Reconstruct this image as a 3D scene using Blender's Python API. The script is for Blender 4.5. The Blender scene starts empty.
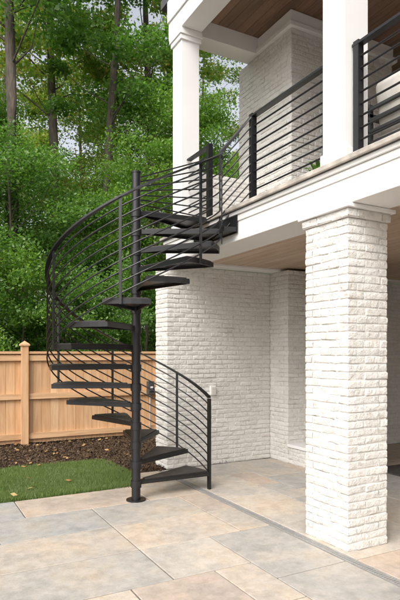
import bpy, math, random
import numpy as np
from mathutils import Vector
random.seed(7); rng=np.random.default_rng(7)
S=bpy.context.scene
S.view_settings.view_transform='Standard'; S.view_settings.look='None'; S.view_settings.exposure=0

# ---------------------------------------------------------------- helpers
def link(o,parent=None):
    S.collection.objects.link(o)
    if parent: o.parent=parent
    return o
def empty(name):
    e=bpy.data.objects.new(name,None); e.empty_display_size=.2; return link(e)
def fast_mesh(name,V,F,mat,parent=None,smooth=False):
    V=np.asarray(V,dtype=np.float32).reshape(-1,3)
    me=bpy.data.meshes.new(name)
    if isinstance(F,np.ndarray):
        n,k=F.shape
        me.vertices.add(len(V)); me.vertices.foreach_set('co',V.ravel())
        me.loops.add(n*k); me.loops.foreach_set('vertex_index',F.astype(np.int32).ravel())
        me.polygons.add(n); me.polygons.foreach_set('loop_start',np.arange(0,n*k,k,dtype=np.int32))
        me.update(calc_edges=True)
    else:
        me.from_pydata([tuple(v) for v in V.tolist()],[],F); me.update()
    me.polygons.foreach_set('use_smooth',[bool(smooth)]*len(me.polygons))
    if mat: me.materials.append(mat)
    return link(bpy.data.objects.new(name,me),parent)
class Acc:
    def __init__(s): s.V=[]; s.F=[]
    def add(s,v,f):
        b=len(s.V); s.V+= [tuple(p) for p in v]; s.F+=[tuple(i+b for i in q) for q in f]
    def box(s,x0,x1,y0,y1,z0,z1):
        s.add([(x0,y0,z0),(x1,y0,z0),(x1,y1,z0),(x0,y1,z0),(x0,y0,z1),(x1,y0,z1),(x1,y1,z1),(x0,y1,z1)],
              [(0,3,2,1),(4,5,6,7),(0,1,5,4),(1,2,6,5),(2,3,7,6),(3,0,4,7)])
    def tube(s,P,R,n=8,cap=True):
        P=[Vector(p) for p in P]; vs=[];fs=[]
        for i,p in enumerate(P):
            t=(P[min(i+1,len(P)-1)]-P[max(i-1,0)]).normalized()
            a=t.cross(Vector((0,0,1)));
            if a.length<.05: a=Vector((1,0,0))
            a.normalize(); b=t.cross(a).normalized()
            for k in range(n):
                an=2*math.pi*k/n; vs.append(p+(a*math.cos(an)+b*math.sin(an))*R[i])
        for i in range(len(P)-1):
            for k in range(n):
                fs.append((i*n+k,i*n+(k+1)%n,(i+1)*n+(k+1)%n,(i+1)*n+k))
        if cap: fs.append(tuple(range(n))[::-1]); fs.append(tuple((len(P)-1)*n+k for k in range(n)))
        s.add(vs,fs)
    def obj(s,name,mat,parent=None,smooth=False,bevel=0):
        o=fast_mesh(name,s.V,s.F,mat,parent,smooth)
        if bevel:
            m=o.modifiers.new('bevel','BEVEL'); m.width=bevel; m.segments=2; m.limit_method='ANGLE'
        return o

# ---------------------------------------------------------------- materials
def newmat(name):
    m=bpy.data.materials.new(name); m.use_nodes=True
    nt=m.node_tree; b=nt.nodes['Principled BSDF']; return m,nt,b
def N(nt,t,**k):
    n=nt.nodes.new(t)
    for a,v in k.items(): setattr(n,a,v)
    return n
def noise(nt,scale,detail=4,rough=.55,vec=None):
    n=N(nt,'ShaderNodeTexNoise'); n.inputs['Scale'].default_value=scale; n.inputs['Detail'].default_value=detail; n.inputs['Roughness'].default_value=rough
    if vec is not None: nt.links.new(vec,n.inputs['Vector'])
    return n
def ramp(nt,fac,stops,interp='LINEAR'):
    r=N(nt,'ShaderNodeValToRGB'); r.color_ramp.interpolation=interp
    e=r.color_ramp.elements
    while len(e)<len(stops): e.new(.5)
    for i,(p,c) in enumerate(stops): e[i].position=p; e[i].color=(*c,1)
    nt.links.new(fac,r.inputs[0]); return r
def mix(nt,fac,a,b,blend='MIX'):
    m=N(nt,'ShaderNodeMix',data_type='RGBA',blend_type=blend)
    if isinstance(fac,(int,float)): m.inputs[0].default_value=fac
    else: nt.links.new(fac,m.inputs[0])
    for i,v in ((6,a),(7,b)):
        if isinstance(v,tuple): m.inputs[i].default_value=(*v,1)
        else: nt.links.new(v,m.inputs[i])
    return m.outputs[2]
def bump(nt,b,h,strength=.3,dist=.01):
    n=N(nt,'ShaderNodeBump'); n.inputs['Strength'].default_value=strength; n.inputs['Distance'].default_value=dist
    nt.links.new(h,n.inputs['Height']); nt.links.new(n.outputs[0],b.inputs['Normal'])
def objvec(nt,scale=(1,1,1)):
    t=N(nt,'ShaderNodeTexCoord'); m=N(nt,'ShaderNodeMapping'); m.inputs['Scale'].default_value=scale
    nt.links.new(t.outputs['Object'],m.inputs[0]); return m.outputs[0]

def simple(name,c,rough=.6,var=.08,sc=3,bs=.15,bsc=60,metal=0):
    m,nt,b=newmat(name); v=objvec(nt)
    n=noise(nt,sc,3,.6,v)
    c2=tuple(x*(1-var*2) for x in c)
    r=ramp(nt,n.outputs[0],[(.3,c2),(.7,c)]); nt.links.new(r.outputs[0],b.inputs['Base Color'])
    b.inputs['Roughness'].default_value=rough; b.inputs['Metallic'].default_value=metal
    n2=noise(nt,bsc,2,.6,v); bump(nt,b,n2.outputs[0],bs,.004); return m
M_black=simple('black_steel',(.011,.011,.012),.42,.1,6,.06,120)
M_trim=simple('white_paint',(.775,.77,.755),.5,.03,1.5,.05,30)
M_dark=simple('dark_grey',(.05,.05,.05),.6)
M_tread=simple('tread_board',(.055,.047,.042),.6,.25,9,.3,60)
def brick_mat():
    m,nt,b=newmat('painted_brick'); v=objvec(nt)
    g=N(nt,'ShaderNodeNewGeometry')
    r1=ramp(nt,g.outputs['Random Per Island'],[(0,(.69,.67,.635)),(.5,(.725,.71,.675)),(1,(.76,.748,.718))])
    n=noise(nt,1.3,3,.6,v); r2=ramp(nt,n.outputs[0],[(.3,(.93,.918,.895)),(.65,(1,1,1))])
    c=mix(nt,1.0,r1.outputs[0],r2.outputs[0],'MULTIPLY')
    n2=noise(nt,21,5,.72,v); r3=ramp(nt,n2.outputs[0],[(.33,(.80,.775,.74)),(.47,(1,1,1))])
    c=mix(nt,1.0,c,r3.outputs[0],'MULTIPLY')
    nt.links.new(c,b.inputs['Base Color']); b.inputs['Roughness'].default_value=.75; b.inputs['Specular IOR Level'].default_value=.3
    bump(nt,b,n2.outputs[0],1.0,.022); return m
M_brick=brick_mat()
M_mortar=simple('painted_mortar',(.68,.66,.625),.85,.06,9,1.0,30)
def wood(name,cols,rough=.6,axis='z',bs=.3,dark=(.66,.58,.5)):
    m,nt,b=newmat(name)
    sc={'z':(14,14,1.0),'x':(1.0,14,14),'y':(14,1.0,14)}[axis]
    v=objvec(nt,sc); g=N(nt,'ShaderNodeNewGeometry')
    add=N(nt,'ShaderNodeVectorMath',operation='ADD'); nt.links.new(v,add.inputs[0])
    mul=N(nt,'ShaderNodeMath',operation='MULTIPLY'); mul.inputs[1].default_value=57; nt.links.new(g.outputs['Random Per Island'],mul.inputs[0])
    nt.links.new(mul.outputs[0],add.inputs[1])
    r=ramp(nt,g.outputs['Random Per Island'],[(i/(len(cols)-1),c) for i,c in enumerate(cols)])
    n=noise(nt,1.6,4,.65,add.outputs[0]); r2=ramp(nt,n.outputs[0],[(.3,dark),(.6,(1,1,1))])
    c=mix(nt,1.0,r.outputs[0],r2.outputs[0],'MULTIPLY')
    nt.links.new(c,b.inputs['Base Color']); b.inputs['Roughness'].default_value=rough
    bump(nt,b,n.outputs[0],bs,.004); return m
M_fence=wood('cedar_boards',[(.52,.30,.15),(.62,.385,.21),(.57,.345,.185),(.65,.43,.25)],.7,dark=(.78,.70,.62))
M_ceil_lo=wood('soffit_boards',[(.46,.35,.26),(.56,.44,.34),(.51,.39,.29)],.5,'y',dark=(.76,.68,.60))
M_ceil_hi=wood('stained_ceiling_boards',[(.19,.115,.075),(.26,.16,.10),(.16,.10,.065)],.5,'y')
def bark():
    m,nt,b=newmat('bark'); v=objvec(nt,(9,9,1.5)); n=noise(nt,2,4,.7,v)
    r=ramp(nt,n.outputs[0],[(.3,(.035,.028,.022)),(.7,(.13,.105,.08))]); nt.links.new(r.outputs[0],b.inputs['Base Color'])
    b.inputs['Roughness'].default_value=.9; bump(nt,b,n.outputs[0],.8,.03); return m
M_bark=bark()
def leafmat(name,cols,trans=.45):
    m,nt,b=newmat(name); nt.nodes.remove(b); b=N(nt,'ShaderNodeBsdfDiffuse'); g=N(nt,'ShaderNodeNewGeometry')
    r=ramp(nt,g.outputs['Random Per Island'],[(i/(len(cols)-1),c) for i,c in enumerate(cols)])
    oi=N(nt,'ShaderNodeObjectInfo'); r2=ramp(nt,oi.outputs['Random'],[(0,(.8,.9,.85)),(.5,(1,1,1)),(1,(1.15,1.08,.85))])
    c=mix(nt,1.0,r.outputs[0],r2.outputs[0],'MULTIPLY')
    nt.links.new(c,b.inputs[0]); out=b.outputs[0]
    if trans>0:
        t=N(nt,'ShaderNodeBsdfTranslucent'); c2=mix(nt,1.0,c,(1.3,1.5,.75),'MULTIPLY'); nt.links.new(c2,t.inputs[0])
        ms=N(nt,'ShaderNodeMixShader'); ms.inputs[0].default_value=trans
        nt.links.new(b.outputs[0],ms.inputs[1]); nt.links.new(t.outputs[0],ms.inputs[2]); out=ms.outputs[0]
        gl=N(nt,'ShaderNodeBsdfGlossy'); gl.inputs['Roughness'].default_value=.45
        m2=N(nt,'ShaderNodeMixShader'); m2.inputs[0].default_value=.035
        nt.links.new(out,m2.inputs[1]); nt.links.new(gl.outputs[0],m2.inputs[2]); out=m2.outputs[0]
    nt.links.new(out,nt.nodes['Material Output'].inputs[0])
    return m
M_leaf=leafmat('leaves',[(.075,.155,.034),(.115,.23,.045),(.095,.195,.042),(.155,.29,.055),(.115,.23,.045),(.23,.36,.075)],.5)
M_leaf2=leafmat('leaves_yellowing',[(.15,.25,.05),(.22,.33,.065),(.18,.28,.055),(.36,.39,.095),(.46,.34,.11)],.55)
M_grass=leafmat('grass_blades',[(.10,.165,.048),(.145,.22,.06),(.12,.185,.052),(.24,.27,.11)],.3)
M_fallen=leafmat('fallen_leaves_mat',[(.40,.25,.10),(.32,.17,.07),(.5,.38,.18),(.25,.14,.07)],0)
def pavermat():
    m,nt,b=newmat('flagstone'); v=objvec(nt); g=N(nt,'ShaderNodeNewGeometry')
    pal=[(.48,.425,.365),(.42,.40,.37),(.52,.455,.385),(.495,.41,.34),(.39,.38,.36),(.53,.475,.41),(.45,.415,.37),(.52,.43,.35)]
    r=ramp(nt,g.outputs['Random Per Island'],[(i/len(pal),c) for i,c in enumerate(pal)],'CONSTANT')
    mul=N(nt,'ShaderNodeMath',operation='MULTIPLY'); mul.inputs[1].default_value=91; nt.links.new(g.outputs['Random Per Island'],mul.inputs[0])
    add=N(nt,'ShaderNodeVectorMath',operation='ADD'); nt.links.new(v,add.inputs[0]); nt.links.new(mul.outputs[0],add.inputs[1])
    n=noise(nt,1.8,5,.68,add.outputs[0]); r2=ramp(nt,n.outputs[0],[(.36,(.82,.85,.885)),(.5,(1,1,1)),(.66,(1.06,.985,.89))])
    c=mix(nt,1.0,r.outputs[0],r2.outputs[0],'MULTIPLY')
    n4=noise(nt,9,6,.78,add.outputs[0]); r4=ramp(nt,n4.outputs[0],[(.35,(.78,.77,.76)),(.6,(1.04,1.04,1.04))])
    c=mix(nt,1.0,c,r4.outputs[0],'MULTIPLY')
    nt.links.new(c,b.inputs['Base Color'])
    rr=ramp(nt,n.outputs[0],[(.3,(.45,)*3),(.7,(.65,)*3)]); nt.links.new(rr.outputs[0],b.inputs['Roughness'])
    bump(nt,b,n4.outputs[0],.5,.009); return m
M_paver=pavermat()
M_joint=simple('joint_sand',(.17,.15,.125),.9,.2,20,.5,150)
M_soil=simple('forest_floor',(.07,.05,.032),.95,.3,2,.8,20)
M_mulch=simple('mulch_soil',(.075,.046,.032),.95,.3,15,1,60)
M_chips=leafmat('mulch_chips',[(.055,.034,.023),(.13,.078,.05),(.085,.05,.035),(.20,.13,.09)],.0)
M_turf=simple('turf_soil',(.08,.10,.04),.95,.3,8,.6,60)
M_cush=simple('cream_fabric',(.62,.59,.54),.9,.08,12,.3,300)
M_pillow=simple('taupe_fabric',(.26,.22,.18),.9,.3,25,.3,300)
M_metal=simple('galvanised',(.42,.41,.39),.5,.1,20,.1,60,0.3)
M_pot=simple('clay_pot',(.2,.19,.18),.7)
M_mat=simple('coir',(.09,.08,.07),.95,.3,30,.8,200)
def glassm():
    m,nt,b=newmat('window_glass'); b.inputs['Base Color'].default_value=(.03,.035,.04,1); b.inputs['Roughness'].default_value=.05; return m
M_glass=glassm()

# ---------------------------------------------------------------- bricks
def tmpl():
    nx,ny,nz=6,3,5
    idx={};pts=[]
    for i in range(nx):
        for j in range(ny):
            for k in range(nz):
                if i in(0,nx-1) or j in(0,ny-1) or k in(0,nz-1):
                    idx[(i,j,k)]=len(pts); pts.append((i,j,k))
    F=[]
    for i in range(nx-1):
        for k in range(nz-1):
            F.append((idx[i,0,k],idx[i+1,0,k],idx[i+1,0,k+1],idx[i,0,k+1]))
        for j in range(ny-1):
            F.append((idx[i,j,0],idx[i,j+1,0],idx[i+1,j+1,0],idx[i+1,j,0]))
            F.append((idx[i,j,nz-1],idx[i+1,j,nz-1],idx[i+1,j+1,nz-1],idx[i,j+1,nz-1]))
    for j in range(ny-1):
        for k in range(nz-1):
            F.append((idx[0,j,k],idx[0,j,k+1],idx[0,j+1,k+1],idx[0,j+1,k]))
            F.append((idx[nx-1,j,k],idx[nx-1,j+1,k],idx[nx-1,j+1,k+1],idx[nx-1,j,k+1]))
    return np.array(pts),np.array(F),nx,ny,nz
TP,TF,TX,TY,TZ=tmpl()
class Bricks:
    def __init__(s): s.V=[];s.F=[];s.n=0
    def brick(s,o,u,n,l,h,T):
        b=.007
        X=np.array([0,b,l*rng.uniform(.25,.42),l*rng.uniform(.58,.75),l-b,l]); Y=np.array([0,b,T]); Z=np.array([0,b,h*rng.uniform(.4,.6),h-b,h])
        x=X[TP[:,0]].copy(); y=Y[TP[:,1]].copy(); z=Z[TP[:,2]].copy()
        ex=(TP[:,0]==0)|(TP[:,0]==TX-1); ey=(TP[:,1]==0); ez=(TP[:,2]==0)|(TP[:,2]==TZ-1)
        c=ex.astype(int)+ey+ez; e=c>=2; q=.0030
        x[e&ex]+=np.where(TP[e&ex,0]==0,q,-q); z[e&ez]+=np.where(TP[e&ez,2]==0,q,-q); y[e&ey]+=q
        y=y+rng.normal(0,.0015,len(y))+rng.normal(0,.0020)+ (x/l-.5)*rng.normal(0,.003)+(z/h-.5)*rng.normal(0,.002)
        x=x+rng.normal(0,.0018,len(y)); z=z+rng.normal(0,.0016,len(y))+(x/l-.5)*rng.normal(0,.0035)
        P=np.array(o)[None]+x[:,None]*np.array(u)[None]-y[:,None]*np.array(n)[None]; P[:,2]+=z
        s.V.append(P); s.F.append(TF+s.n); s.n+=len(P)
    def face(s,o,u,n,L,z0,z1,corner=(True,True),par=0,T=.09):
        ch=.0605; nc=max(1,int(round((z1-z0)/ch))); ch=(z1-z0)/nc; j=.0065; m=.185
        for k in range(nc):
            p=(k+par)%2
            a=0;bb=L
            if p==1:
                if corner[0]: a=T+j
                if corner[1]: bb=L-T-j
            x=a; first=True
            off=m if (corner[0] or p==0) else m/2
            while x<bb-.02:
                l=off if first else m
                l+=rng.uniform(-.016,.016); first=False
                e=x+l
                if bb-e<.06: e=bb+j
                e=min(e,bb+j)
                s.brick((o[0]+u[0]*x,o[1]+u[1]*x,z0+k*ch+j/2),u,n,e-x-j,ch-j,T)
                x=e
    def box(s,x0,x1,y0,y1,z0,z1,sides='-x-y+x+y',cor=None):
        if '-x' in sides: s.face((x0,y1,0),(0,-1,0),(-1,0,0),y1-y0,z0,z1,('+y' in sides,'-y' in sides),0)
        if '-y' in sides: s.face((x0,y0,0),(1,0,0),(0,-1,0),x1-x0,z0,z1,('-x' in sides,'+x' in sides),1)
        if '+x' in sides: s.face((x1,y0,0),(0,1,0),(1,0,0),y1-y0,z0,z1,('-y' in sides,'+y' in sides),0)
        if '+y' in sides: s.face((x1,y1,0),(-1,0,0),(0,1,0),x1-x0,z0,z1,('+x' in sides,'-x' in sides),1)
        r=.0062
        core.box(x0+r,x1-r,y0+r,y1-r,z0,z1-.001)
core=Acc(); B=Bricks()
house=empty('brick_house')
ZC=2.61; ZD=2.95
CX0,CX1,CY0,CY1=2.885,3.30,3.01,3.50
B.box(CX0,CX1,CY0,CY1,0,ZC-.10)
B.box(CX0,CX1,CY0-3.6,CY1-3.6,0,ZC-.10)
for dy in (0,-3.6):
    B.box(CX0-.02,CX1+.02,CY0-.02+dy,CY1+.02+dy,ZC-.0999,ZC-.035)
B.box(2.90,4.51,6.24,6.6,0,ZC+.0,'-x-y')
B.box(4.51,4.98,5.83,6.6,0,ZC,'-x-y+x')
B.box(4.51,4.98,5.081,5.829,0,.22,'-x')
B.box(4.51,4.98,4.75,5.08,0,ZC,'-x-y+x+y')
B.box(4.985,7.7,6.24,6.6,0,ZC,'-y')
B.box(7.7,7.95,-4,6.6,0,ZC,'-x')
B.box(4.15,5.9,5.30,6.5,ZD,5.5,'-x-y')
B.box(3.2,4.15,6.05,6.24,ZD,3.80,'-y+y')
bo=fast_mesh('brickwork',np.concatenate(B.V),np.concatenate(B.F),M_brick,house,True)
wn=bo.modifiers.new('wn','WEIGHTED_NORMAL'); wn.weight=60; wn.keep_sharp=False
core.box(4.90,4.975,5.085,5.825,.22,ZC)
core.obj('mortar',M_mortar,house)
A=Acc()
for dy in (0,-3.6):
    A.box(CX0-.045,CX1+.045,CY0-.045+dy,CY1+.045+dy,ZC-.034,ZC-.002)
A.box(4.49,4.899,5.083,5.828,.222,.262)
A.box(CX0,CX1-.02,-4.2,6.24,ZC,2.86)
A.box(CX0-.012,CX0-.0005,-4.2,6.24,2.80,2.86)
A.box(3.281,7.7,6.02,6.24,ZC+.001,2.86)
A.box(CX0-.03,CX0+.1,-4.2,6.26,2.862,2.90)
for py in (3.13,6.08-.125,3.13-3.6):
    A.box(2.965,3.215,py,py+.25,ZD,5.5)
    A.box(2.95,3.23,py-.015,py+.265,ZD,ZD+.14)
    A.box(2.945,3.235,py-.02,py+.27,5.36,5.42)
    A.box(2.93,3.25,py-.035,py+.285,5.42,5.499)
A.box(2.95,3.23,-4.2,6.3,5.50,6.0)
A.box(2.93,2.9495,-4.2,6.3,5.72,6.0)
A.box(3.231,7.7,6.0,6.28,5.501,6.0)
A.box(4.10,5.95,5.25,5.999,5.50,5.56); A.box(4.13,5.9,5.28,5.999,5.56,5.71)
A.obj('white_trim',M_trim,house,bevel=.006)
A=Acc(); A.box(CX0-.065,7.7,-4.2,6.30,2.902,2.945); A.obj('deck_slab',simple('coping_stone',(.54,.49,.43),.7,.3,5,.8,40),house,bevel=.008)
A=Acc(); A.box(CX0-.045,CX0+.1,-4.2,6.27,2.899,2.9015); A.obj('flashing',M_dark,house)
def planks(name,x0,x1,y0,y1,z,mat):
    A=Acc(); x=x0
    while x<x1-.02:
        e=min(x+.135,x1); A.box(x+.002,e-.002,y0,y1,z,z+.02); x=e
    A.box(x0,x1,y0,y1,z+.021,z+.03)
    A.obj(name,mat,house)
planks('porch_ceiling',3.285,7.7,-4.2,6.015,ZC+.03,M_ceil_lo)
planks('upper_ceiling',3.235,7.7,-4.2,5.995,5.715,M_ceil_hi)
A=Acc(); A.box(2.93,9.5,-4.6,6.5,6.0,6.12)
A.add([(2.93,-4.6,6.13),(9.5,-4.6,6.13),(9.5,6.5,6.13),(2.93,6.5,6.13),(7.7,-4.6,8.2),(7.7,6.5,8.2)],[(0,3,5,4),(1,4,5,2),(0,4,1),(3,2,5)])
A.obj('roof',simple('roof_shingle',(.08,.08,.085),.9),house)
A=Acc(); z=ZD
while z<5.7:
    A.add([(7.66,-4.2,z),(7.66,6.0,z),(7.69,6.0,z+.18),(7.69,-4.2,z+.18),(7.7,-4.2,z),(7.7,6,z)],[(0,3,2,1),(0,1,5,4)]); z+=.18
A.box(7.7,7.95,-4.2,6.0,ZD,5.9); A.obj('siding',M_trim,house)
A=Acc();G=Acc()
for y in (-2.5,.2,2.4,4.3):
    G.box(7.63,7.64,y,y+1.1,ZD+.3,ZD+2.2)
    A.box(7.6,7.66,y-.1,y,ZD+.2,ZD+2.3);A.box(7.6,7.66,y+1.1,y+1.2,ZD+.2,ZD+2.3);A.box(7.6,7.66,y,y+1.1,ZD+2.2,ZD+2.3);A.box(7.6,7.66,y,y+1.1,ZD+.2,ZD+.3)
    A.box(7.6,7.628,y+.53,y+.57,ZD+.3,ZD+2.2)
for y in (2.0,):
    G.box(7.66,7.67,y,y+1.8,.12,2.15)
    A.box(7.62,7.695,y-.1,y,.0,2.25);A.box(7.62,7.695,y+1.8,y+1.9,.0,2.25);A.box(7.62,7.695,y,y+1.8,2.15,2.25);A.box(7.62,7.695,y,y+1.8,.0,.12)
    A.box(7.63,7.655,y+.86,y+.94,.12,2.15)
A.obj('window_frames',M_trim,house); G.obj('window_panes',M_glass,house)
o=empty('wall_outlet'); A=Acc(); A.box(3.52,3.60,6.205,6.238,.93,1.05); A.obj('cover',M_trim,o,bevel=.005)
A=Acc(); A.box(3.54,3.58,6.200,6.2045,.95,.985);A.box(3.54,3.58,6.200,6.2045,.995,1.03); A.obj('sockets',M_cush,o)
A=Acc(); A.box(5.2,6.0,4.45,5.0,.004,.02); A.obj('doormat',M_mat,bevel=.006)

# ---------------------------------------------------------------- deck railing
R=empty('deck_railing'); A=Acc(); RX=3.06
def rail_run(y0,y1,posts):
    for p in posts: A.box(RX-.028,RX+.028,p-.028,p+.028,ZD-.004,3.90)
    A.box(RX-.03,RX+.03,y0,y1,3.865,3.885)
    for k in range(9):
        z=ZD+.09+k*.092; A.tube([(RX,y0,z),(RX,y1,z)],[.0085]*2,8)
rail_run(3.39,4.53,[4.53,3.43])
rail_run(5.42,5.94,[5.42])
rail_run(-.2,3.12,[3.08,1.5,-.15])
A.obj('rails',M_black,R)

# ---------------------------------------------------------------- spiral stair
ST=empty('spiral_staircase'); C=(2.03,5.11); RO=.845
rad=math.radians
def pol(r,a,z): return (C[0]+r*math.cos(rad(a)),C[1]+r*math.sin(rad(a)),z)
A=Acc(); A.tube([(*C,0),(*C,3.31)],[.045,.045],24); A.tube([(*C,3.31),(*C,3.325)],[.05,.05],24); A.tube([(*C,0.0),(*C,.012)],[.10,.10],24)
STEP=25.5; RISE=.1955
T=Acc(); TT=Acc()
def wedge(acc,r0,r1,a0,a1,z0,z1,n=5):
    vs=[];m=n+1
    for z in(z0,z1):
        for i in range(m): vs.append(pol(r0,a0+(a1-a0)*i/n,z))
        for i in range(m): vs.append(pol(r1,a0+(a1-a0)*i/n,z))
    q=2*m; fs=[]
    for i in range(n):
        fs+=[(i,i+1,m+i+1,m+i),(q+i,q+m+i,q+m+i+1,q+i+1),(i,q+i,q+i+1,i+1),(m+i,m+i+1,q+m+i+1,q+m+i)]
    fs+=[(0,m,q+m,q),(n,q+n,q+m+n,m+n)]
    acc.add(vs,fs)
for i in range(15):
    a0=-1+STEP*i; z=.2+RISE*i; a1=a0+STEP+3
    if i==14: a1=a0+30; z=2.935
    A.tube([(*C,z-.07),(*C,z)],[.055,.055],20)
    wedge(T,.05,RO,a0,a1,z-.012,z)
    for a in (a0,a1):
        p=Vector(pol(.05,a,z-.045)); q=Vector(pol(RO,a,z-.045)); t=(q-p).normalized(); nn=Vector((-t.y,t.x,0))*.004
        T.add([p-nn,q-nn,q+nn,p+nn,p-nn+Vector((0,0,.032)),q-nn+Vector((0,0,.032)),q+nn+Vector((0,0,.032)),p+nn+Vector((0,0,.032))],
              [(0,3,2,1),(4,5,6,7),(0,1,5,4),(1,2,6,5),(2,3,7,6),(3,0,4,7)])
    wedge(T,RO-.006,RO+.002,a0,a1,z-.045,z+.0)
    wedge(TT,.10,RO-.012,a0+1.6,a1-1.6,z+.001,z+.010)
# squared filler plate where the top step meets the deck, and a slim steel mounting angle on the beam
def prism(acc,pts,z0,z1):
    n=len(pts); acc.add([(x,y,z0) for x,y in pts]+[(x,y,z1) for x,y in pts],[tuple(range(n))[::-1],tuple(range(n,2*n))]+[(k,(k+1)%n,n+(k+1)%n,n+k) for k in range(n)])
z13=.2+RISE*13
prism(T,[(2.772,4.700),(2.74,4.56),(2.862,4.53),(2.862,5.02)],z13-.046,z13-.001)
prism(T,[(2.863,4.52),(2.8715,4.52),(2.8715,5.44),(2.863,5.44)],z13-.06,2.858)
A.obj('centre_pole',M_black,ST,smooth=False); T.obj('tread_frames',M_black,ST); TT.obj('tread_boards',M_tread,ST)
RR=.868
def zr(a): return .10+RISE/STEP*(a-2)
A=Acc(); AEND=333
hs=[.08+.0925*k for k in range(9)]
def helix(h,r,ext=True):
    P=[]; a=2
    while a<=AEND: P.append(pol(RR,a,zr(a)+h)); a+=5.5
    if ext:
        zz=ZD+h-.0; P.append((RX-.02,4.53,min(zz,3.875)))
    A.tube(P,[r]*len(P),8)
for h in hs: helix(h,.0072)
vs=[];fs=[];pts=[];a=2
while a<=AEND+.1: pts.append((a,zr(a)+.905)); a+=5.5
for a,z in pts:
    for r,dz in ((RR-.021,-.009),(RR+.021,-.009),(RR+.021,.009),(RR-.021,.009)): vs.append(pol(r,a,z+dz))
vs+=[(RX-.02,4.55,3.862),(RX-.02,4.508,3.862),(RX-.02,4.508,3.884),(RX-.02,4.55,3.884)]
for i in range(len(pts)):
    for k in range(4): fs.append((i*4+k,i*4+(k+1)%4,i*4+4+(k+1)%4,i*4+4+k))
fs.append((3,2,1,0)); A.add(vs,fs)
def bar(a,z0,z1,w=.012):
    c,s_=math.cos(rad(a)),math.sin(rad(a)); x,y,_=pol(RR,a,0)
    vs=[]
    for z in(z0,z1):
        for u,v in((-w,-w*.6),(w,-w*.6),(w,w*.6),(-w,w*.6)): vs.append((x-s_*u+c*v,y+c*u+s_*v,z))
    A.add(vs,[(0,3,2,1),(4,5,6,7),(0,1,5,4),(1,2,6,5),(2,3,7,6),(3,0,4,7)])
bar(2,0,.99,.022)
for i in range(1,14,2):
    a=STEP*i+10; bar(a,.2+RISE*i-.05,zr(a)+.90)
bar(AEND-4,zr(AEND)-.05,zr(AEND)+.87)
Pp=(C[0]+.04,C[1]+.03)
for k in range(7):
    z0=ZD+.06+k*.045; z1=ZD+.09+k*.115
    A.tube([(Pp[0],Pp[1],z0),(RX,5.42,z1)],[.0075]*2,8)
A.obj('curved_railing',M_black,ST)

# ---------------------------------------------------------------- patio
def pave(x0,x1,y0,y1,u=.305):
    nx=int(math.ceil((x1-x0)/u)); ny=int(math.ceil((y1-y0)/u)); occ=[[0]*ny for _ in range(nx)]
    sizes=[(3,2),(3,2),(2,2),(3,2),(2,3),(2,2),(4,2),(3,3)]
    out=[]
    for j in range(ny):
        for i in range(nx):
            if occ[i][j]: continue
            random.shuffle(sizes)
            for w,h in sizes+[(2,1),(1,2),(1,1)]:
                if i+w<=nx and j+h<=ny and not any(occ[a][b] for a in range(i,i+w) for b in range(j,j+h)):
                    for a in range(i,i+w):
                        for b in range(j,j+h): occ[a][b]=1
                    out.append((x0+i*u,min(x0+(i+w)*u,x1),y1-(j+h)*u,y1-j*u)); break
    return out
A=Acc()
def paver(x0,x1,y0,y1):
    g=.0058; c=.003; z=random.uniform(-.0012,.0012); x0+=g;x1-=g;y0+=g;y1-=g
    def ring(d,zz):
        cs=[(x0+d,y0+d),(x1-d,y0+d),(x1-d,y1-d),(x0+d,y1-d)]
        return [(p[0],p[1],zz) for p in cs]
    vs=ring(0,-.03)+ring(0,z-c)+ring(c,z)
    fs=[]
    for r in (0,4):
        for k in range(4): fs.append((r+k,r+(k+1)%4,r+4+(k+1)%4,r+4+k))
    fs.append((8,9,10,11)); A.add(vs,fs)
for r in pave(-7.3,2.765,-4.2,5.65): paver(*r)
for r in pave(2.85,7.7,-4.2,6.238): paver(*r)
for r in [(2.0,2.765,5.65,6.24)]: paver(*r)
PAT=A.obj('stone_patio',M_paver)
A=Acc(); A.box(-7.31,7.7,-4.2,5.655,-.05,-.009); A.box(1.99,7.7,5.656,6.24,-.05,-.009); A.obj('patio_bedding',M_joint,PAT)
D=empty('channel_drain'); A=Acc(); A.box(2.772,2.782,-4.2,6.24,-.02,.001);A.box(2.832,2.842,-4.2,6.24,-.02,.001)
y=-4.2
while y<6.2: A.box(2.784,2.830,y,y+.013,-.015,-.001); y+=.022
A.obj('grate',M_metal,D); A=Acc(); A.box(2.783,2.831,-4.2,6.24,-.025,-.0155); A.obj('channel',M_dark,D)

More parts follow.
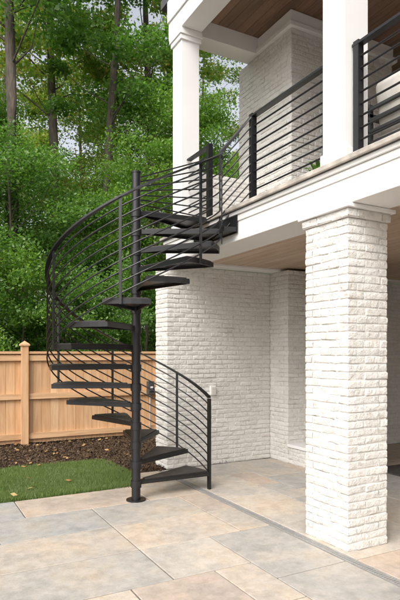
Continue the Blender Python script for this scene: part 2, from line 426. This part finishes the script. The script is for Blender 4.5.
# ---------------------------------------------------------------- ground, lawn, mulch
g=120
fast_mesh('ground',[(-g,-g,-.055),(g,-g,-.055),(g,g,-.055),(-g,g,-.055)],[(0,1,2,3)],M_soil)
def lawn_edge(x): return 7.15+.10*math.sin(x*1.3)+.05*math.sin(x*3.1)
nx=60; vs=[];fs=[]
LX0=-7
for i in range(nx+1):
    x=LX0+(2.0-LX0)*i/nx
    vs+= [(x,5.66,-.012),(x,lawn_edge(x),-.012)]
for i in range(nx): fs.append((2*i,2*i+2,2*i+3,2*i+1))
LAWN=fast_mesh('lawn',vs,fs,M_turf)
def blades(n,x0,x1,y0,y1):
    x=rng.uniform(x0,x1,n); y=rng.uniform(y0,y1,n)
    e=7.15+.10*np.sin(x*1.3)+.05*np.sin(x*3.1)+rng.normal(0,.03,n); r=2.05+.28*np.sin((y-5.6)*1.6)
    thin=(np.sin(x*7+2*np.sin(y*5))*np.sin(y*6+1.5*np.sin(x*4)))>.5
    k=(y<e)&(x<r+.12)&~(thin&(rng.uniform(0,1,n)<.65)); x=x[k];y=y[k];n=len(x)
    hm=1+.35*np.sin(x*3.3+y*2.1)*np.sin(y*4.7-x)
    h=rng.uniform(.015,.05,n)*hm; a=rng.uniform(0,6.28,n); w=rng.uniform(.0022,.004,n); l=rng.uniform(0,.045,n); b=rng.uniform(0,6.28,n)
    V=np.zeros((n,3,3)); V[:,0,0]=x-np.cos(a)*w;V[:,0,1]=y-np.sin(a)*w;V[:,1,0]=x+np.cos(a)*w;V[:,1,1]=y+np.sin(a)*w
    V[:,2,0]=x+np.cos(b)*l;V[:,2,1]=y+np.sin(b)*l;V[:,:2,2]=-.013;V[:,2,2]=h
    return V.reshape(-1,3),np.arange(n*3).reshape(-1,3)
V,F=blades(150000,0.2,2.4,5.655,7.35); fast_mesh('grass',V,F,M_grass,LAWN)
V,F=blades(60000,-4,0.2,5.655,7.35); fast_mesh('grass_side',V,F,M_grass,LAWN)
MU=fast_mesh('mulch_bed',[(-8,5.658,-.02),(9,5.658,-.02),(9,9.3,-.02),(-8,9.3,-.02)],[(0,1,2,3)],M_mulch)
def flakes(x,y,z,smin,smax,tilt=.5,asp=.4):
    n=len(x); s=rng.uniform(smin,smax,n); a=rng.uniform(0,6.28,n)
    d=np.stack([np.cos(a),np.sin(a),rng.normal(0,tilt,n)],1); d/=np.linalg.norm(d,axis=1)[:,None]
    e=np.stack([-np.sin(a),np.cos(a),rng.normal(0,tilt,n)],1)
    c=np.stack([x,y,z],1); V=np.zeros((n,4,3))
    V[:,0]=c-d*s[:,None]; V[:,2]=c+d*s[:,None]; V[:,1]=c+e*(s*asp)[:,None]; V[:,3]=c-e*(s*asp)[:,None]
    return V.reshape(-1,3),np.arange(n*4).reshape(-1,4)
n=45000; x=rng.uniform(-1,4,n); y=rng.uniform(5.7,9.1,n)
e=7.15+.10*np.sin(x*1.3)+.05*np.sin(x*3.1); k=(y>e-.02)|((x>2.05+.28*np.sin((y-5.6)*1.6))&~((x>2.0)&(y<6.24))); x=x[k];y=y[k]
V,F=flakes(x,y,rng.uniform(-.015,.035,len(x)),.010,.030,.5,.35); fast_mesh('chips',V,F,M_chips,MU)
n=170; x=rng.uniform(-1,3.0,n); y=rng.uniform(5.9,8.9,n); k=(y>7.1)|((rng.uniform(0,1,n)<.12)&(x<1.9)); x=x[k];y=y[k]
x=np.append(x,[1.15,1.2,.95,1.6]); y=np.append(y,[5.95,5.98,5.75,6.1])
z=np.where(y<5.65,.006,.045)
V,F=flakes(x,y,z,.02,.04,.25,.6); fast_mesh('fallen_leaves',V,F,M_fallen)

# ---------------------------------------------------------------- fence
FE=empty('wooden_fence'); A=Acc(); FY=8.98; x=-9.0
while x<11:
    w=.14; A.box(x+.0018,x+w-.0018,FY+random.uniform(0,.006),FY+.022,.03+random.uniform(0,.01),1.47); x+=w
for k in range(-5,5):
    px=1.64+2.4*k
    A.box(px-.055,px+.055,FY-.085,FY-.001,-.05,1.60)
    A.add([(px-.075,FY-.105,1.60),(px+.075,FY-.105,1.60),(px+.075,FY+.02,1.60),(px-.075,FY+.02,1.60),
           (px-.075,FY-.105,1.625),(px+.075,FY-.105,1.625),(px+.075,FY+.02,1.625),(px-.075,FY+.02,1.625),(px,FY-.042,1.68)],
          [(0,3,2,1),(0,1,5,4),(1,2,6,5),(2,3,7,6),(3,0,4,7),(4,5,8),(5,6,8),(6,7,8),(7,4,8)])
A.obj('boards_and_posts',M_fence,FE)
A=Acc()
for k in range(-5,5):
    px=1.64+2.4*k
    for z0,z1 in ((.10,.19),(.74,.83),(1.36,1.45)): A.box(px+.057,px+2.343,FY-.042,FY-.002,z0,z1)
    A.box(px+.057,px+2.343,FY-.065,FY+.045,1.472,1.51)
A.obj('rails',wood('cedar_rails',[(.57,.35,.19),(.64,.41,.235),(.61,.38,.21)],.7,'x',dark=(.78,.70,.62)),FE)
U=empty('utility_box'); A=Acc(); ux=3.80; A.box(ux-.055,ux+.055,FY-.15,FY-.05,.74,.98); A.box(ux-.04,ux+.04,FY-.165,FY-.151,.80,.94); A.obj('housing',M_dark,U,bevel=.008)
A=Acc(); A.tube([(ux,FY-.09,-.03),(ux,FY-.09,.74)],[.013]*2,10); A.obj('conduit',M_metal,U)
A=Acc(); A.box(ux-.025,ux+.025,FY-.168,FY-.1655,.86,.89); A.obj('label',M_trim,U)

# ---------------------------------------------------------------- furniture
SO=empty('outdoor_sofa'); A=Acc()
x0,x1,y0,y1=3.55,4.35,1.9,3.5
for a in(x0+.03,x1-.05):
    for b in (y0+.03,y1-.05): A.box(a,a+.04,b,b+.04,ZD,ZD+.3)
A.box(x0,x1,y0,y1,ZD+.22,ZD+.28)
for z in (.36,.46,.56,.66): A.box(x0,x0+.025,y0+.03,y1-.03,ZD+z,ZD+z+.03)
for b in (y0,y1-.06):
    A.box(x0,x1,b,b+.06,ZD+.60,ZD+.64); A.box(x0,x0+.05,b,b+.06,ZD+.28,ZD+.72); A.box(x1-.05,x1,b,b+.06,ZD+.28,ZD+.60)
A.obj('frame',M_dark,SO,bevel=.006)
A=Acc(); A.box(x0+.05,x1,y0+.08,(y0+y1)/2-.01,ZD+.285,ZD+.44);A.box(x0+.05,x1,(y0+y1)/2+.01,y1-.08,ZD+.285,ZD+.44)
o=A.obj('seat_cushions',M_cush,SO); m=o.modifiers.new('b','BEVEL');m.width=.05;m.segments=4
for nm,yy in (('back_cushion_1',y0+.08),('back_cushion_2',(y0+y1)/2+.01)):
    A=Acc(); A.box(-.09,.09,0,.69,0,.48); o=A.obj(nm,M_cush,SO,True); o.location=(x0+.15,yy,ZD+.42); o.rotation_euler=(0,-.15,0)
    m=o.modifiers.new('b','BEVEL');m.width=.06;m.segments=4
A=Acc(); A.box(-.06,.06,0,.42,0,.42); o=A.obj('pillow',M_pillow,SO,True); o.location=(x0+.34,y1-.56,ZD+.44); o.rotation_euler=(.1,-.35,.3)
m=o.modifiers.new('b','BEVEL');m.width=.058;m.segments=4
PL=empty('potted_plant'); A=Acc(); px,py=3.60,4.14
A.tube([(px,py,ZD),(px,py,ZD+.16),(px,py,ZD+.19)],[.075,.105,.11],20); A.obj('pot',M_pot,PL)
A=Acc()
for k in range(38):
    a=random.uniform(0,6.28); l=random.uniform(.08,.20); up=random.uniform(.08,.25)
    p0=Vector((px,py,ZD+.18)); d=Vector((math.cos(a),math.sin(a),0)); s=Vector((-d.y,d.x,0))
    P=[p0+d*l*t+Vector((0,0,up*math.sin(t*1.9))) for t in(0,.4,.7,1)]
    w=[.005,.02,.017,.001]
    vs=[]
    for p,ww in zip(P,w): vs+=[p-s*ww,p+s*ww]
    A.add(vs,[(0,1,3,2),(2,3,5,4),(4,5,7,6)])
A.obj('foliage',M_leaf,PL)

# ---------------------------------------------------------------- trees
def make_tree(seed,H,zb,rad_,nclump,nleaf,ls,tr,flat=.6,lean=.3,limb=2):
    r=np.random.default_rng(seed); rr=random.Random(seed)
    A=Acc(); ph=rr.uniform(0,6)
    tp=lambda t:(lean*math.sin(t*3+ph)*t, lean*math.cos(t*2.3+ph)*t, t*H*.93)
    ts=[i/12 for i in range(13)]
    A.tube([tp(t) for t in ts],[tr*(1.25 if t==0 else 1)*(1-.9*t)+.012 for t in ts],10)
    C_=[]
    for k in range(nclump):
        t=r.uniform(0,1)**.9; z=zb+(H-zb)*t
        prof=math.sin(math.pi*(.14+.80*t))**.7
        q=rad_*prof*math.sqrt(r.uniform(.08,1)); a=r.uniform(0,6.283)
        bx,by,_=tp(z/H); C_.append((bx+q*math.cos(a),by+q*math.sin(a),z))
    C_=np.array(C_)
    for c in C_[::limb]:
        zt=max(zb*.85,c[2]-.6*math.hypot(c[0],c[1])-.5); t=min(.95,zt/(H*.93)); b0=Vector(tp(t)); c1=Vector(c)
        md=b0.lerp(c1,.5)+Vector((rr.uniform(-.25,.25),rr.uniform(-.25,.25),-.12))
        r0=max(.010,tr*(1-.9*t)*.28); A.tube([b0,md,c1],[r0,r0*.55,.005],6,False)
    n=nclump*nleaf; cs=np.repeat(C_,nleaf,0); cr=np.repeat(r.uniform(.5,1.3,nclump),nleaf)*rad_*.24
    d=r.normal(0,1,(n,3)); d/=np.linalg.norm(d,axis=1)[:,None]; q=r.uniform(0,1,n)**.5
    pos=cs+d*(q*cr)[:,None]*np.array([1.3,1.3,flat])+r.normal(0,.08,(n,3))
    pos[:,2]-=.12*(q*cr)
    nrm=r.normal(0,.6,(n,3))+np.array([0,0,.7]); nrm/=np.linalg.norm(nrm,axis=1)[:,None]
    u=np.cross(nrm,r.normal(0,1,(n,3))); u/=np.linalg.norm(u,axis=1)[:,None]; v=np.cross(nrm,u)
    s=(ls*r.uniform(.55,1.15,n))[:,None]
    V=np.zeros((n,4,3)); V[:,0]=pos-u*s*.5; V[:,1]=pos+v*s*.3-u*s*.05+nrm*s*.06; V[:,2]=pos+u*s*.55; V[:,3]=pos-v*s*.3-u*s*.05+nrm*s*.06
    return A,V.reshape(-1,3),np.arange(n*4).reshape(-1,4)
specs={'canopy':(11,18,6,4.0,85,430,.18,.20),'canopy2':(12,15,4,3.4,75,450,.15,.17),
       'under':(13,8.8,1.0,2.7,88,580,.095,.085),'under2':(14,7.0,.7,2.4,75,580,.09,.07),
       'shrub':(15,3.6,.2,1.35,40,440,.08,.035),'tall':(16,20,9.5,3.0,60,440,.15,.20)}
meshes={}
for k,sp in specs.items():
    A,V,F=make_tree(*sp,limb=4 if k=='tall' else 2,flat=.5,lean=.6 if k=='tall' else .35)
    to=A.obj('trunk_'+k,M_bark,None,True); lo=fast_mesh('leaves_'+k,V,F,M_leaf)
    lo2=lo.data.copy(); lo2.materials.clear(); lo2.materials.append(M_leaf2)
    meshes[k]=(to.data,lo.data,lo2)
    bpy.data.objects.remove(to); bpy.data.objects.remove(lo)
random.seed(33)
def place(k,x,y,s=1,rot=None,yel=False,name='deciduous_tree'):
    e=empty(name); t,l,l2=meshes[k]
    a=bpy.data.objects.new('trunk',t); b=bpy.data.objects.new('crown',l2 if yel else l)
    link(a,e); link(b,e); e.location=(x,y,-.06); e.scale=(s,s,s*random.uniform(.95,1.08)); e.rotation_euler=(0,0,random.uniform(0,6.28) if rot is None else rot)
x=-8
while x<13:
    place(random.choice(['under','under2','under2']),x+random.uniform(-.5,.5),random.uniform(12.4,14.6),random.uniform(.85,1.08)); x+=2.4
x=-6
while x<11:
    place('shrub',x,random.uniform(10.7,11.3),random.uniform(.75,1.1),name='shrub'); x+=1.3
x=-12
while x<20:
    place(random.choice(['under','under2','under']),x+random.uniform(-.8,.8),random.uniform(16.5,20),random.uniform(1.0,1.2),yel=random.random()<.25); x+=3.3
x=-18
while x<30:
    place(random.choice(['canopy2','tall','canopy2']),x+random.uniform(-1,1),random.uniform(22,29),random.uniform(.95,1.2),yel=random.random()<.5); x+=5.2
x=-26
while x<46:
    place(random.choice(['canopy','canopy2']),x+random.uniform(-1,1),random.uniform(36,46),random.uniform(1.0,1.25),yel=random.random()<.6); x+=5.5
place('tall',2.25,14.6,1.0,.5); place('tall',5.0,15.2,.95,2.5); place('tall',4.4,17.5,1.05,yel=True); place('tall',7.6,17.0,1.0,yel=True)

# ---------------------------------------------------------------- light, world, camera
sv=Vector((-.62,-.42,.72)).normalized()
w=bpy.data.worlds.new('World'); S.world=w; w.use_nodes=True; nt=w.node_tree
sky=N(nt,'ShaderNodeTexSky',sky_type='NISHITA'); sky.sun_disc=False
sky.sun_elevation=math.asin(sv.z); sky.sun_rotation=math.atan2(sv.x,sv.y); sky.air_density=1; sky.dust_density=5
hs_=N(nt,'ShaderNodeHueSaturation'); hs_.inputs['Saturation'].default_value=.28
nt.links.new(sky.outputs[0],hs_.inputs['Color']); bg=nt.nodes['Background']; nt.links.new(hs_.outputs[0],bg.inputs[0]); bg.inputs[1].default_value=.27
L=bpy.data.lights.new('sun','SUN'); L.energy=1.75; L.angle=math.radians(40); L.color=(1,.965,.92)
lo=bpy.data.objects.new('sun',L); link(lo); lo.rotation_euler=(-sv).to_track_quat('-Z','Y').to_euler()
cam=bpy.data.cameras.new('camera'); co=bpy.data.objects.new('camera',cam); link(co)
co.location=(0,0,1.5); co.rotation_euler=(math.radians(90),0,-math.atan2(.476,.879))
cam.lens=539/600*36; cam.sensor_width=36; cam.sensor_fit='AUTO'; cam.shift_y=52/600; cam.clip_end=600; cam.clip_start=.05
S.camera=co
